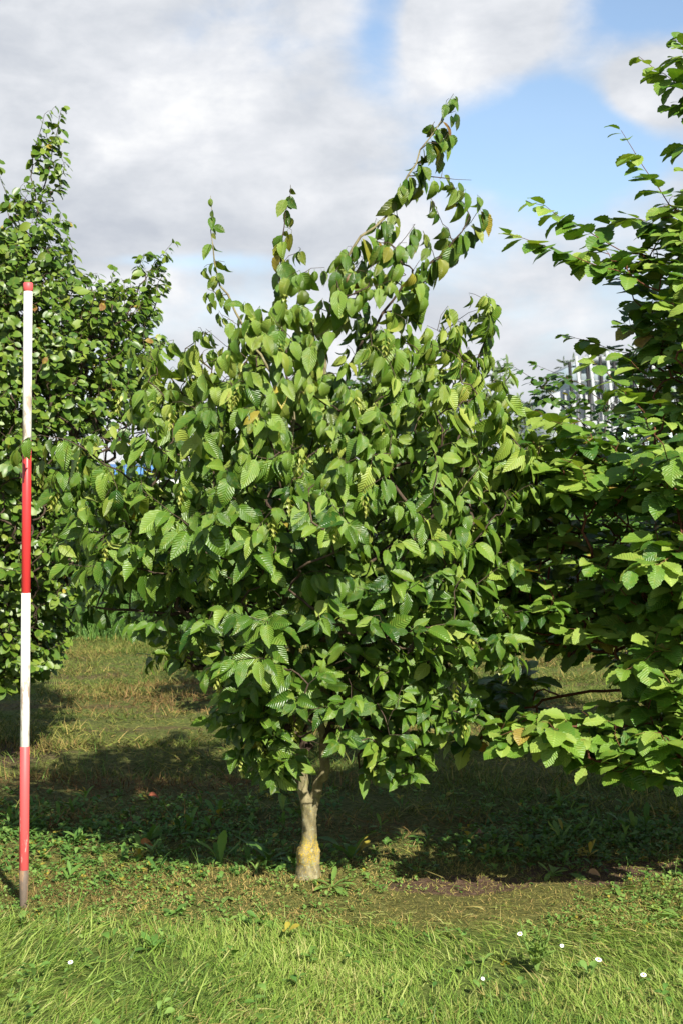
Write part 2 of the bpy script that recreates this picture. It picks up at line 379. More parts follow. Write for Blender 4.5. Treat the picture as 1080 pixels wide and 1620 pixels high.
# ---------------------------------------------------------------- trees
class Tree:
    def __init__(s, seed):
        s.r = np.random.default_rng(seed)
        s.pos = []; s.par = []; s.minr = {}; s.lock = []
    def chain(s, pts, attach=None, step=0.05, jit=0.006, locked=True):
        """adds a polyline (smoothed) as nodes; returns index of its last node"""
        pts = np.array(pts, float)
        if attach is None and s.pos:
            P = np.array(s.pos); attach = int(np.argmin(((P-pts[0])**2).sum(1)))
        if attach is not None: pts[0] = s.pos[attach]
        # Catmull-Rom
        E = np.vstack([2*pts[0]-pts[1], pts, 2*pts[-1]-pts[-2]]); out = []
        for i in range(1, len(E)-2):
            p0, p1, p2, p3 = E[i-1:i+3]; n = max(2, int(np.linalg.norm(p2-p1)/step))
            for t in np.arange(n)/n:
                out.append(0.5*((2*p1)+(-p0+p2)*t+(2*p0-5*p1+4*p2-p3)*t*t+(-p0+3*p1-3*p2+p3)*t**3))
        out.append(pts[-1]); out = np.array(out)
        out[1:] += s.r.normal(0, jit, (len(out)-1, 3))
        prev = attach
        for k, p in enumerate(out):
            if k == 0 and attach is not None: continue
            s.pos.append(p); s.par.append(-1 if prev is None else prev); s.lock.append(locked); prev = len(s.pos)-1
        return prev
    def grow(s, T, root, up=0.35, step=0.045, arch=0.10, maxlen=9):
        T = np.asarray(T); d0 = np.linalg.norm(T-root, axis=1); order = np.argsort(d0)
        for i in order:
            t = T[i]; P = np.array(s.pos)
            v = t-P; d = np.linalg.norm(v, axis=1)
            cost = d + up*np.maximum(0, P[:, 2]-t[2]+0.3*d) + 0.5*np.maximum(0, np.linalg.norm(P-root, axis=1)-d0[i])
            cost[np.array(s.par) < 0] += 5
            a = int(np.argmin(cost)); D = d[a]
            if D < 0.03: continue
            p0 = P[a]; pr = s.par[a]
            dirp = unit(p0-P[pr]) if pr >= 0 else np.array([0, 0, 1.])
            mid = (p0+t)/2 + dirp*D*0.18 + np.array([0, 0, arch*D]) + s.r.normal(0, 0.04*D, 3)
            n = max(2, int(D/step)); prev = a
            for k in range(1, n+1):
                q = k/n; p = (1-q)**2*p0+2*q*(1-q)*mid+q*q*t + (s.r.normal(0, 0.003, 3) if k < n else 0)
                s.pos.append(p); s.par.append(prev); s.lock.append(False); prev = len(s.pos)-1
    def finish(s, rtip=0.0016, k=0.42):
        n = len(s.pos); s.P = np.array(s.pos); cnt = np.zeros(n); ch = [[] for _ in range(n)]
        for i, p in enumerate(s.par):
            if p >= 0: ch[p].append(i)
        s.ch = ch
        tip = np.array([len(c) == 0 for c in ch]); cnt[tip] = 1
        for i in range(n-1, -1, -1):
            if s.par[i] >= 0: cnt[s.par[i]] += cnt[i]
        s.cnt = cnt; s.R = rtip*cnt**k
        # distance from each node down to its farthest tip, used to thin the ends
        dl = np.zeros(n)
        for i in range(n-1, -1, -1):
            p = s.par[i]
            if p >= 0: dl[p] = max(dl[p], dl[i]+np.linalg.norm(s.P[i]-s.P[p]))
        s.dl = dl; s.R = s.R*(0.45+0.55*np.minimum(1, dl/0.25))
    def paths(s, exclude=()):
        n = len(s.P); big = [-1]*n
        for i, c in enumerate(s.ch):
            if c: big[i] = max(c, key=lambda j: (s.cnt[j], s.dl[j]))
        out = []
        for i in range(n):
            p = s.par[i]
            if p < 0 or big[p] != i:
                seq = ([p] if p >= 0 else [])+[i]; j = i
                while big[j] >= 0: j = big[j]; seq.append(j)
                if len(seq) < 2: continue
                R = s.R[seq].copy()
                if p >= 0: R[0] = min(R[0], R[1]*1.25)
                out.append((seq, s.P[seq], R))
        return out
    def leaf_sites(s, spacing, maxcnt=3, maxdl=0.45, tipn=1):
        """alternating leaves along thin shoots: returns positions, twig direction, side (+-1), index of chain"""
        P, D, S, tl = [], [], [], []
        for i in range(len(s.P)):
            p = s.par[i]
            if p < 0 or s.cnt[i] > maxcnt or s.dl[i] > maxdl: continue
            a, b = s.P[p], s.P[i]; L = np.linalg.norm(b-a)
            if L < 1e-6: continue
            n = s.r.poisson(L/spacing) if spacing > L else int(round(L/spacing+s.r.uniform(-0.4, 0.4)))
            for q in range(n):
                P.append(a+(b-a)*s.r.uniform()); D.append((b-a)/L); S.append(1 if (i+q) % 2 else -1); tl.append(s.dl[i])
            if not s.ch[i]:
                for q in range(tipn):
                    P.append(b); D.append((b-a)/L+s.r.normal(0, 0.3, 3)); S.append(s.r.choice([-1, 1])); tl.append(0)
        return np.array(P), unit(np.array(D)), np.array(S, float), np.array(tl)


def ell_targets(r, blobs, d0, per, shell=0.45, dr=0.9):
    """blobs: px, py, rx, ry, density[, depth offset[, depth radius m]] -> 3-D targets"""
    out = []
    for b in blobs:
        px, py, rx, ry, dn = b[:5]; off = b[5] if len(b) > 5 else 0.0
        sc = F/(d0+off); a, c = rx/sc, ry/sc
        e = b[6] if len(b) > 6 else dr*min(max(a, c), (a+c)/2)
        n = max(2, int(per*dn*a*c*np.pi*(0.45+e)))
        u = unit(r.normal(0, 1, (n, 3))); rad = r.uniform(0, 1, n)**(1/3.)
        rad = np.where(r.uniform(0, 1, n) < shell, 0.78+0.22*rad, rad)
        ctr = at(px, py, d0+off)
        rad = rad*np.where(r.uniform(0, 1, n) < 0.13, r.uniform(1.1, 1.38, n), 1)
        out.append(ctr+u*rad[:, None]*np.array([a, e, c]))
    return np.concatenate(out)


def leaf_dirs(r, P, D, S, axis, droop, lat=0.8, fwd=0.45, flat=0.0, face=0.6, jit=0.22):
    """leaf growing directions and face normals. axis: trunk xy. flat=1 lays leaves in horizontal sprays"""
    n = len(P); up = np.array([0, 0, 1.])
    side = unit(np.cross(D, up)+1e-4)*S[:, None]
    out = P-np.array([axis[0], axis[1], 0]); out[:, 2] = 0; out = unit(out)
    dr = np.asarray(droop)[:, None]
    d = D*fwd + side*lat + out*0.25 - up*dr + r.normal(0, jit, (n, 3))
    d = unit(d)
    sunv = np.array(sdir)
    nn_h = up*(0.35+0.9*flat) + out*(1-flat)*1.0 + sunv*face + r.normal(0, 0.33-0.12*flat, (n, 3))
    return d, nn_h


GAPS = [(205, 695, 38, 38, .8), (270, 745, 48, 13, .95), (165, 720, 16, 16, .8), (850, 690, 14, 8, .9), (975, 600, 70, 45, .55)]
def open_gaps(r, P, d0):
    '''thin patches of the crown, in metres at the tree's own distance'''
    keep = np.ones(len(P), bool)
    for px, py, rx, ry, pr in GAPS:
        c = at(px, py, d0); sc = F/d0
        keep &= ~((((P[:, 0]-c[0])*sc/rx)**2+((P[:, 2]-c[2])*sc/ry)**2 < 1) & (r.uniform(0, 1, len(P)) < pr))
    return keep

def add_crown(name, tree, geo, mat, parent):
    V, Q, A = geo
    return mesh_np(name, V, Q, mat, parent, A)

TS_FINE = [0, 0.09, 0.18, 0.27, 0.36, 0.45, 0.54, 0.63, 0.72, 0.81, 0.90, 1.0]
TS_MID = [0, 0.14, 0.28, 0.42, 0.56, 0.70, 0.85, 1.0]
TS_LOW = [0, 0.25, 0.55, 0.8, 1.0]


def make_main():
    r = np.random.default_rng(11); d0 = 5.34; T = Tree(5)
    a = lambda px, py, off=0.0: at(px, py, d0+off)
    def ch(*pts): return T.chain([a(*p) for p in pts])
    # trunk then forks
    T.chain([a(487, 1398), a(486, 1350), a(489, 1300), a(489, 1252)], step=0.03, jit=0)
    ch((489, 1290), (482, 1250, .0), (481, 1220, .01), (476, 1170, .02), (472, 1090, .04), (452, 960, .05), (462, 800, .03), (460, 660, 0), (448, 540, -.03), (440, 420, -.02), (452, 340), (460, 292))
    ch((489, 1290), (502, 1252), (510, 1225), (517, 1190, -.01), (512, 1110, -.02), (520, 960, 0), (532, 780, .03), (512, 600, .02), (532, 450, 0), (572, 378, -.02), (612, 335), (645, 282), (670, 236), (694, 190), (718, 152))
    ch((512, 1185, -.01), (540, 1110, -.06), (580, 1010, -.1), (640, 880, -.1), (700, 760, -.1), (738, 640, -.05), (765, 540, 0), (768, 478, 0))
    ch((478, 1120, .04), (410, 1020, -.1), (330, 975, -.2), (240, 968, -.25), (150, 962, -.3))
    ch((455, 930, .05), (350, 850, -.1), (230, 775, -.25), (130, 710, -.35), (60, 690, -.42), (28, 705, -.45))
    ch((462, 850, .03), (380, 730, .05), (300, 640, 0), (238, 560, -.05), (205, 545, -.05))
    ch((455, 640, 0), (400, 540, -.05), (352, 450, -.05), (340, 390, -.05), (331, 310, -.05))
    ch((520, 930, 0), (620, 860, .1), (730, 780, .05), (820, 715, -.05), (868, 700, -.1))
    ch((545, 1100, -.06), (600, 1085, -.2), (680, 1110, -.3), (745, 1135, -.35))
    ch((580, 1010, -.1), (660, 1010, -.15), (740, 1010, -.2), (815, 1030, -.25))
    ch((515, 620, .02), (590, 520, .05), (650, 440, .05), (705, 395, .02), (760, 328, 0))
    ch((645, 282), (700, 280, .03), (740, 285, .03))
    ch((650, 440, .05), (700, 400), (745, 345))
    ch((482, 1170), (440, 1120, -.15), (400, 1090, -.25), (372, 1100, -.3))
    ch((484, 1180), (460, 1160, -.12), (435, 1150, -.2), (440, 1190, -.25))
    ch((515, 1170), (560, 1150, -.15), (610, 1160, -.22), (650, 1195, -.28))
    ch((460, 800), (400, 820, .3), (330, 800, .5)); ch((530, 800), (600, 700, .35), (660, 620, .5))
    ch((462, 850), (440, 760, -.35), (420, 640, -.55)); ch((520, 900), (560, 820, -.35), (590, 720, -.55))
    ch((460, 950), (390, 900, -.35), (300, 870, -.5)); ch((560, 1050), (620, 960, -.4), (690, 900, -.55))
    root = a(487, 1200)
    B = [(500, 790, 320, 200, 1.0, 0, .62), (320, 660, 130, 95, .85, -.15, .4), (290, 830, 170, 90, 1.1, -.25, .35),
         (690, 650, 110, 130, .9, 0, .4), (490, 575, 180, 105, .75, 0, .4), (450, 1000, 170, 120, 1.1, -.05, .5),
         (640, 960, 170, 110, 1.1, -.05, .5), (560, 1090, 150, 70, 1.1, -.1, .4), (420, 1120, 60, 55, 1.5, -.2, .2),
         (590, 450, 80, 75, .8, 0, .22), (470, 430, 36, 60, .6, 0, .12), (456, 335, 14, 34, .8, 0, .05),
         (660, 290, 36, 26, 1.2, 0, .06), (655, 262, 14, 30, 1.6, 0, .04), (612, 335, 22, 22, 1.4, 0, .05), (700, 205, 20, 45, 2.0, 0, .06), (735, 295, 28, 24, 1.2, 0, .06), (690, 375, 60, 22, .7, 0, .1),
         (735, 500, 55, 40, .9, 0, .2), (640, 400, 50, 45, .8, 0, .15), (380, 520, 50, 50, .8, 0, .2), (270, 560, 60, 30, .9, -.05, .15), (337, 400, 16, 80, 1.3, -.05, .03),
         (820, 720, 50, 55, 1.3, -.05, .2), (780, 810, 70, 65, 1.2, 0, .3), (760, 1010, 60, 30, 1.4, -.2, .15), (700, 1120, 50, 28, 1.5, -.3, .1),
         (190, 720, 70, 60, 1.0, -.25, .2), (110, 735, 45, 50, .9, -.3, .1), (180, 870, 60, 35, 1.0, -.3, .12), (150, 958, 30, 14, 1.6, -.3, .05),
         (45, 700, 18, 20, 2.0, -.45, .03), (85, 850, 16, 16, 2.0, -.35, .03), (640, 1190, 40, 30, 2.0, -.25, .08), (445, 1180, 40, 45, 2.6, -.18, .1), (570, 1160, 40, 30, 1.2, -.1, .12), (640, 1215, 30, 18, 2.2, -.25, .05), (432, 1205, 30, 30, 3.6, -.16, .07), (590, 1195, 36, 26, 2.6, -.15, .08), (400, 1150, 30, 40, 2.6, -.2, .08),
         (540, 1130, 120, 50, 1.4, -.1, .3), (400, 1080, 60, 70, 1.6, -.2, .2), (690, 1060, 60, 60, 1.4, -.15, .2), (290, 960, 60, 40, 1.3, -.2, .2), (160, 950, 50, 18, 2.0, -.28, .06), (240, 940, 50, 50, 1.2, -.25, .15), (800, 1030, 30, 22, 2.2, -.25, .07), (740, 1125, 24, 20, 2.2, -.33, .05),
         (840, 740, 40, 50, 1.5, -.1, .12), (120, 820, 50, 40, 1.1, -.3, .12), (712, 165, 10, 25, 3, 0, .04)]
    T.grow(ell_targets(r, B, d0, 860, shell=0.55), root, up=0.35, arch=0.08)
    T.finish(rtip=0.0017, k=0.38)
    # trunk radii measured on the photograph
    base = empty('hornbeam_tree', (a(487, 1396)[0], d0, 0), 'bushy young hornbeam in the middle, drooping ribbed leaves above a short yellow-lichened trunk', 'tree', 'orchard trees')
    rt = np.random.default_rng(2)
    # trunk mesh (short stem with graft swelling and the two forks' feet)
    zs = np.arange(-0.04, 0.300, 0.005)
    rad = np.interp(zs, [-0.04, 0.0, 0.03, 0.055, 0.08, 0.108, 0.122, 0.145, 0.20, 0.24, 0.27, 0.30], [0.058, 0.050, 0.044, 0.040, 0.041, 0.041, 0.033, 0.0265, 0.025, 0.026, 0.028, 0.031])
    px = np.interp(zs, [0, 0.1, 0.16, 0.24, 0.30], [488, 486.5, 488.5, 489.5, 491])
    S = 28; ang = np.arange(S)/S*2*np.pi
    rr = rad[:, None]*(1+0.09*fld(ang[None]*2.0+0*zs[:, None], zs[:, None]*18, 1.3, 8)+0.03*rt.normal(0, 1, (len(zs), S))+0.08*np.exp(-((zs[:, None]-0.1)/0.03)**2)*np.sin(ang*3+1)+0.05*np.exp(-((zs[:, None])/0.03)**2)*np.sin(ang*5))
    rx = np.interp(zs, [0.24, 0.30], [1.0, 1.18])[:, None]; ry = np.interp(zs, [0.24, 0.30], [1.0, 0.72])[:, None]
    V = np.stack([((px-540)/F*d0)[:, None]+rr*np.cos(ang)*rx, d0+rr*np.sin(ang)*ry, np.broadcast_to(zs[:, None], rr.shape)], -1).reshape(-1, 3)
    b = np.arange(len(zs)*S).reshape(len(zs), S); b2 = np.roll(b, -1, 1)
    Q = np.stack([b[:-1], b2[:-1], b2[1:], b[1:]], -1).reshape(-1, 4)
    mesh_np('trunk', V, Q, M_bark, base)
    # limbs: radius by height on the big chains
    thick, thin = [], []
    for seq, P, R in T.paths():
        if P[0][2] < 0.05:
            k = P[:, 2] > 0.235
            P, R = P[k], R[k]
        R = np.where(P[:, 2] < 0.75, np.maximum(R, np.interp(P[:, 2], [0.24, 0.30, 0.40, 0.75], [0.022, 0.0195, 0.0155, 0.012])*(R > 0.008)), R)
        R = np.minimum(R, np.interp(P[:, 2], [0.24, 0.30, 0.42, 1.5, 2.1, 2.7][:1]+[0.34, 1.5, 2.1, 2.7], [0.022, 0.0185, 0.011, 0.0055, 0.0018]))
        (thick if R.max() > 0.0085 else thin).append((P, R))
    for p in thick:
        V, Q = tube_geo([p], 7); mesh_np('branch', V, Q, M_bark if p[0][0][2] < 0.45 else M_twig, base)
    V, Q = tube_geo(thin, 5); tag(mesh_np('twig', V, Q, M_twig, base), kind='stuff')
    T.cnt = np.where((T.P[:, 2] > 2.0) & (T.cnt < 120), np.minimum(T.cnt, 6), T.cnt); T.dl = np.where(T.P[:, 2] > 2.0, np.minimum(T.dl, 0.45), T.dl)
    P, D, S_, tl = T.leaf_sites(0.0180, maxcnt=7, maxdl=0.5, tipn=2)
    keep = ~((np.abs(P[:, 0]-a(503, 1200)[0]) < 0.060) & (P[:, 2] < 0.66) & (P[:, 1] < d0+0.05)); P, D, S_, tl = P[keep], D[keep], S_[keep], tl[keep]
    # light reaches the stem: few leaves in the line between it and the sun
    s_ = d0-P[:, 1]; hit = P[:, 2]-s_*math.tan(SUN_EL)/math.cos(SUN_AZ); xo = P[:, 0]-a(492, 1250)[0]-s_*math.tan(SUN_AZ)
    kill = (s_ > 0.02) & (hit > 0.10) & (hit < 0.50) & (np.abs(xo) < 0.085) & (r.uniform(0, 1, len(P)) < 0.9)
    kill |= ~open_gaps(r, P, d0)
    kill |= (P[:, 2] > 2.05) & (r.uniform(0, 1, len(P)) < 0.28)
    P, D, S_, tl = P[~kill], D[~kill], S_[~kill], tl[~kill]
    n = len(P); ax = a(490, 1300)
    z = P[:, 2]
    hf = np.clip((z-0.8)/1.0, 0, 1)                  # drooping increases with height
    droop = 0.38+1.6*hf+r.normal(0, 0.25, n)
    droop = np.maximum(droop, 0.1)
    d, nn = leaf_dirs(r, P, D, S_, ax, droop, jit=0.38, face=0.5)
    nn = nn+r.normal(0, 0.34, (n, 3))
    L = r.triangular(0.050, 0.082, 0.122, n)*np.where(tl < 0.05, 0.72, 1.0)
    L = L*np.where(z > 2.0, 0.93, 1.0)
    shoot = (z > 1.9) & (P[:, 0] < -0.38)
    L[shoot] *= 0.62
    W = L*r.uniform(0.42, 0.56, n)*np.where(z > 2.0, 1.12, 1.0)
    nn[z > 2.0] += np.array([0, -0.9, 0])
    rnd = np.clip(r.normal(0.42, 0.24, n)+0.24*np.clip((z-1.1)/0.7, 0, 1)-0.34*np.clip((z-2.0)/0.3, 0, 1), 0, 1)
    age = np.clip(r.normal(0.06, 0.11, n)+0.15*np.clip((z-1.1)/0.6, 0, 1)+0.10*np.clip((z-2.0)/0.3, 0, 1), 0, 0.6)
    br = r.uniform(0, 1, n) < np.where(z > 2.0, 0.03, 0.002); age[br] = r.uniform(0.75, 1.0, br.sum())
    g = leaf_geo(P+d*0.012, d, nn, L, W, r.uniform(0.0, 1.9, n)*np.where(z > 1.2, 1, 0.65), r.uniform(0.0, 0.8, n), rnd, age, TS_FINE, 'ovate', 0.045)
    add_crown('crown', T, g, M_main, base)
    print('main leaves', n, 'nodes', len(T.P))
    # fruit clusters: hanging chains of pale bracts
    protos = []
    for q in range(3):
        rr_ = np.random.default_rng(40+q); m = 16
        t = np.linspace(0, 1, m); p = np.stack([0.004*np.cos(t*20), 0.004*np.sin(t*20), -0.012-t*0.05], -1)
        dd = np.stack([np.cos(t*23), np.sin(t*23), -0.7-0*t], -1); up_ = np.tile([0, 0, 1.], (m, 1))+dd*0.2
        protos.append(leaf_geo(p, dd, up_, rr_.uniform(0.014, 0.022, m), rr_.uniform(0.007, 0.010, m), rr_.uniform(0, 1, m), 0.3+0*t, rr_.uniform(0, 1, m), 0*t, TS_LOW, 'elm', 0, 3, True))
    front = np.where((P[:, 1] < d0-0.05) & (tl < 0.12))[0]
    pick = r.choice(front, 95, replace=False)
    src = []
    for k, i in enumerate(pick):
        v = k % 3
        if k < 3:
            V, Q, A = protos[v]; o = mesh_np('fruit_cluster', V, Q, M_bract, None, A); o.parent = base; src.append(o)
        else:
            o = src[v].copy(); COL.objects.link(o); o.parent = base
        o.location = Vector(P[i]+np.array([0, -0.015, -0.01]))-base.location; o.rotation_euler = (r.uniform(-.3, .3), r.uniform(-.3, .3), r.uniform(0, 6.28))
        o.scale = (1.1,)*3
    return base


def make_tree(name, label, seed, d0, limbs, blobs, per, leaf, mat, tmat, group=None, trunk_r=0.03, cat='tree', grp=None):
    r = np.random.default_rng(seed); T = Tree(seed+1)
    for i, pts in enumerate(limbs):
        T.chain([at(p[0], p[1], d0+(p[2] if len(p) > 2 else 0)) for p in pts], step=leaf.get('step', 0.06))
    root = T.pos[0]+np.array([0, 0, 0.3])
    T.grow(ell_targets(r, blobs, d0, per, dr=leaf.get('dr', 0.9)), root, up=leaf.get('up', 0.35), step=leaf.get('step', 0.06), arch=leaf.get('arch', 0.06))
    T.finish(rtip=leaf.get('rtip', 0.0018), k=leaf.get('k', 0.36))
    base = empty(name, (T.pos[0][0], T.pos[0][1], 0), label, cat, grp)
    ps = [(P, np.minimum(R, np.interp(P[:, 2], [0.5, 2.0, 2.6], [trunk_r, trunk_r*0.3, 0.004] if d0 < 20 else [trunk_r]*3))) for s, P, R in T.paths()]
    big = max(range(len(ps)), key=lambda i: ps[i][1].max()*len(ps[i][0]) if ps[i][0][0][2] < 0.4 else 0)
    tp = ps.pop(big)
    zt = tp[0][:, 2]; tr = np.maximum(tp[1], np.interp(zt, [-.1, 0, 0.15, 1.0, 1.6, 2.2], [trunk_r*1.5, trunk_r*1.3, trunk_r, trunk_r*0.5, trunk_r*0.2, 0]))
    V, Q = tube_geo([(tp[0], tr)], 8); mesh_np('trunk', V, Q, M_limb, base)
    if ps:
        V, Q = tube_geo(ps, 5); mesh_np('branch', V, Q, tmat, base)
    P, D, S, tl = T.leaf_sites(leaf['sp'], maxcnt=leaf.get('maxcnt', 4), maxdl=leaf.get('maxdl', 0.5), tipn=leaf.get('tipn', 1))
    if d0 < 20: kp = open_gaps(r, P, d0); P, D, S, tl = P[kp], D[kp], S[kp], tl[kp]
    n = len(P)
    d, nn = leaf_dirs(r, P, D, S, T.pos[0], np.maximum(0.02, r.normal(leaf['droop'], 0.15, n)), flat=leaf.get('flat', 0), face=leaf.get('face', 0.5), jit=leaf.get('jit', 0.25), lat=leaf.get('lat', 0.8), fwd=leaf.get('fwd', 0.45))
    L = r.uniform(*leaf['L'], n)*np.where(tl < 0.04, 0.65, 1); W = L*r.uniform(*leaf.get('W', (0.55, 0.66)), n)
    rnd = np.clip(r.normal(leaf.get('rnd', 0.45), 0.22, n)+leaf.get('tipgain', 0.0)*(tl < 0.12), 0, 1)  # tipgain puts the backlit glow of shoot tips into the leaf colour
    age = np.clip(r.normal(0.08, 0.12, n), 0, 0.7); o_ = r.uniform(0, 1, n) < leaf.get('old', 0.01); age[o_] = r.uniform(0.7, 1, o_.sum())
    g = leaf_geo(P+d*0.008, d, nn, L, W, r.uniform(0.0, leaf.get('curl', 0.8), n), r.uniform(0.0, 0.4, n), rnd, age, leaf.get('ts', TS_MID), leaf.get('kind', 'elm'), leaf.get('ser', 0.05), 3)
    add_crown('crown', T, g, mat, base)
    print(name, 'leaves', n, 'nodes', len(T.P))
    return base


make_main()

# left neighbour: dense small-leaved tree behind the pole
make_tree('small_leaved_tree', 'dense small-leaved tree behind the red and white pole, a thin spire at its top', 21, 7.6,
    [[(-30, 1215), (-28, 1100), (-20, 900), (0, 700), (20, 520), (45, 400), (70, 300), (85, 230), (98, 168)],
     [(-20, 900), (60, 800, -.2), (130, 650, -.2), (190, 520, -.1), (230, 440), (275, 382)],
     [(-25, 1000), (-100, 800), (-120, 600), (-60, 420), (-30, 300)],
     [(130, 650, -.2), (180, 600, .2), (215, 540, .1), (262, 450)],
     [(0, 700), (60, 560, .3), (110, 470, .1), (130, 440)], [(45, 400), (20, 350), (-10, 240)], [(60, 330), (50, 260), (75, 180)],
     [(-20, 900), (40, 900, -.5), (90, 850, -.6)], [(-10, 780), (-40, 700, -.6), (20, 600, -.6)], [(-25, 1000), (30, 990, -.3), (80, 1000, -.35)]],
    [(0, 720, 150, 260, 1.2, 0, .7), (110, 640, 120, 130, 1.2, -.1, .45), (190, 540, 70, 90, 1.2, 0, .35), (-60, 600, 150, 260, 1.0, 0, .6), (20, 450, 90, 90, 1.3, 0, .35),
     (90, 400, 30, 60, 1.3, 0, .2), (55, 340, 35, 60, 1.5, 0, .12), (80, 260, 22, 60, 1.6, 0, .07), (90, 195, 12, 30, 1.8, 0, .04), (235, 440, 22, 45, 1.3, 0, .1), (255, 410, 15, 20, 1.5, 0, .05),
     (60, 860, 110, 120, 1.5, -.1, .5), (20, 1040, 70, 40, 1.8, -.1, .35), (200, 640, 60, 60, 1.6, 0, .3), (60, 500, 90, 90, 1.6, 0, .35), (120, 560, 90, 80, 1.6, 0, .35), (180, 500, 60, 60, 1.4, 0, .3), (40, 900, 80, 120, 1.4, .1, .4), (30, 990, 80, 80, 1.2, -.1, .4), (150, 790, 70, 80, 1.0, -.1, .3)],
    1250, dict(sp=0.0145, L=(0.042, 0.072), droop=0.65, flat=0.05, ts=TS_LOW, ser=0, kind='elm', maxcnt=5, step=0.06, tipn=2, rnd=0.5, face=0.7), M_left, M_twig, trunk_r=0.04, grp='orchard trees')

# right neighbour: layered sprays of toothed leaves, trunk just outside the frame
make_tree('broad_leaved_tree', 'spreading tree reaching in from the right edge with flat sprays of toothed leaves', 31, 5.35,
    [[(1230, 1395), (1228, 1200), (1215, 1000), (1200, 800), (1180, 600), (1160, 400), (1130, 250), (1100, 120), (1085, 60)],
     [(1225, 1150), (1150, 1130, -.2), (1040, 1150, -.35), (930, 1150, -.45), (840, 1150, -.5), (790, 1160, -.5)],
     [(1222, 1100), (1150, 1040, -.3), (1060, 1020, -.5), (990, 1060, -.6)],
     [(1215, 1000), (1100, 940, .0), (980, 890, .1), (880, 880, .1), (780, 930, .1)], [(1225, 1120), (1120, 1100, .3), (980, 1090, .5), (860, 1110, .55), (740, 1140, .5)], [(1218, 1050), (1100, 1000, -.05), (960, 975, 0), (860, 970, 0), (770, 975, .05)],
     [(1205, 900), (1120, 820, -.1), (1000, 760, -.1), (920, 700, -.1), (850, 650, -.05)],
     [(1200, 850), (1130, 850, -.5), (1060, 880, -.7), (1000, 900, -.8)],
     [(1195, 800), (1120, 720, -.6), (1060, 720, -.7), (1000, 630, -.75), (938, 568, -.8)],
     [(1185, 650), (1120, 520, 0), (1040, 420, 0), (960, 385, 0), (880, 340, 0), (838, 322, 0)],
     [(1185, 650), (1110, 520, -.1), (1020, 450, -.1), (930, 415, -.15), (860, 390, -.15), (802, 370, -.15)],
     [(1170, 500), (1110, 380, -.1), (1060, 320, -.1), (1015, 260, -.1), (988, 210, -.1)],
     [(1130, 250), (1090, 150, 0), (1050, 115, 0), (1008, 92, 0)], [(1110, 160), (1090, 90, 0), (1065, 58, 0)],
     [(1160, 400), (1090, 370, .1), (1010, 350, .1), (960, 350, .1)],
     [(1190, 720), (1100, 620, .2), (1000, 560, .3), (930, 540, .3), (905, 530, .3)],
     [(1200, 850), (1080, 780, .5), (960, 760, .6), (860, 800, .6)]],
    [(1090, 1130, 110, 45, 1.3, -.3, .3), (980, 1150, 120, 28, 1.6, -.4, .22), (860, 1150, 70, 28, 2.8, -.48, .12), (830, 1075, 50, 25, 1.6, .5, .15), (960, 1190, 70, 30, 2.4, -.45, .15), (1040, 1180, 60, 50, 2.0, -.35, .2), (1060, 1080, 60, 60, 1.8, -.3, .25), (880, 960, 130, 45, 2.4, 0, .3), (980, 980, 90, 60, 2.0, -.1, .3), (790, 960, 60, 40, 2.2, .05, .2), (830, 1165, 50, 22, 2.5, -.45, .1), (900, 780, 80, 90, 1.4, 0, .3), (1050, 1060, 60, 40, 1.2, -.4, .25),
     (950, 890, 140, 75, 1.2, 0, .4), (820, 900, 60, 60, 1.1, .1, .25), (950, 760, 110, 70, 1.2, 0, .4), (1070, 850, 90, 110, 1.2, -.3, .5),
     (880, 700, 60, 50, 1.2, -.05, .3), (1080, 960, 100, 60, 1.3, -.2, .5), (1060, 740, 60, 60, 1.2, -.5, .25),
     (1060, 480, 80, 70, 1.3, 0, .3), (1010, 425, 55, 25, 1.5, 0, .15), (1070, 390, 50, 40, 1.3, 0, .2), (940, 400, 40, 14, 1.3, -.05, .06), (1075, 580, 80, 90, 1.2, .05, .35),
     (1075, 95, 20, 30, 1.6, 0, .08), (1070, 160, 15, 25, 1.2, 0, .05), (1150, 600, 120, 330, .8, 0, .6), (1150, 950, 120, 200, .9, 0, .7), (1330, 850, 230, 330, .45, 0, .8), (1330, 1150, 190, 70, .7, 0, .6), (1130, 1160, 120, 50, .9, .15, .4), (800, 1110, 60, 50, 1.6, .55, .2), (880, 1010, 60, 30, 1.2, .3, .2), (730, 1150, 40, 30, 1.3, .5, .12), (1060, 330, 25, 25, 1.0, -.1, .1)],
    900, dict(sp=0.019, L=(0.075, 0.115), W=(0.58, 0.68), droop=0.16, flat=0.8, ts=TS_FINE, ser=0.09, kind='elm', maxcnt=4, step=0.05, curl=0.9, tipgain=0.42, arch=0.03, face=0.55, lat=0.9, fwd=0.35), M_right, M_redtwig, trunk_r=0.05, grp='orchard trees')

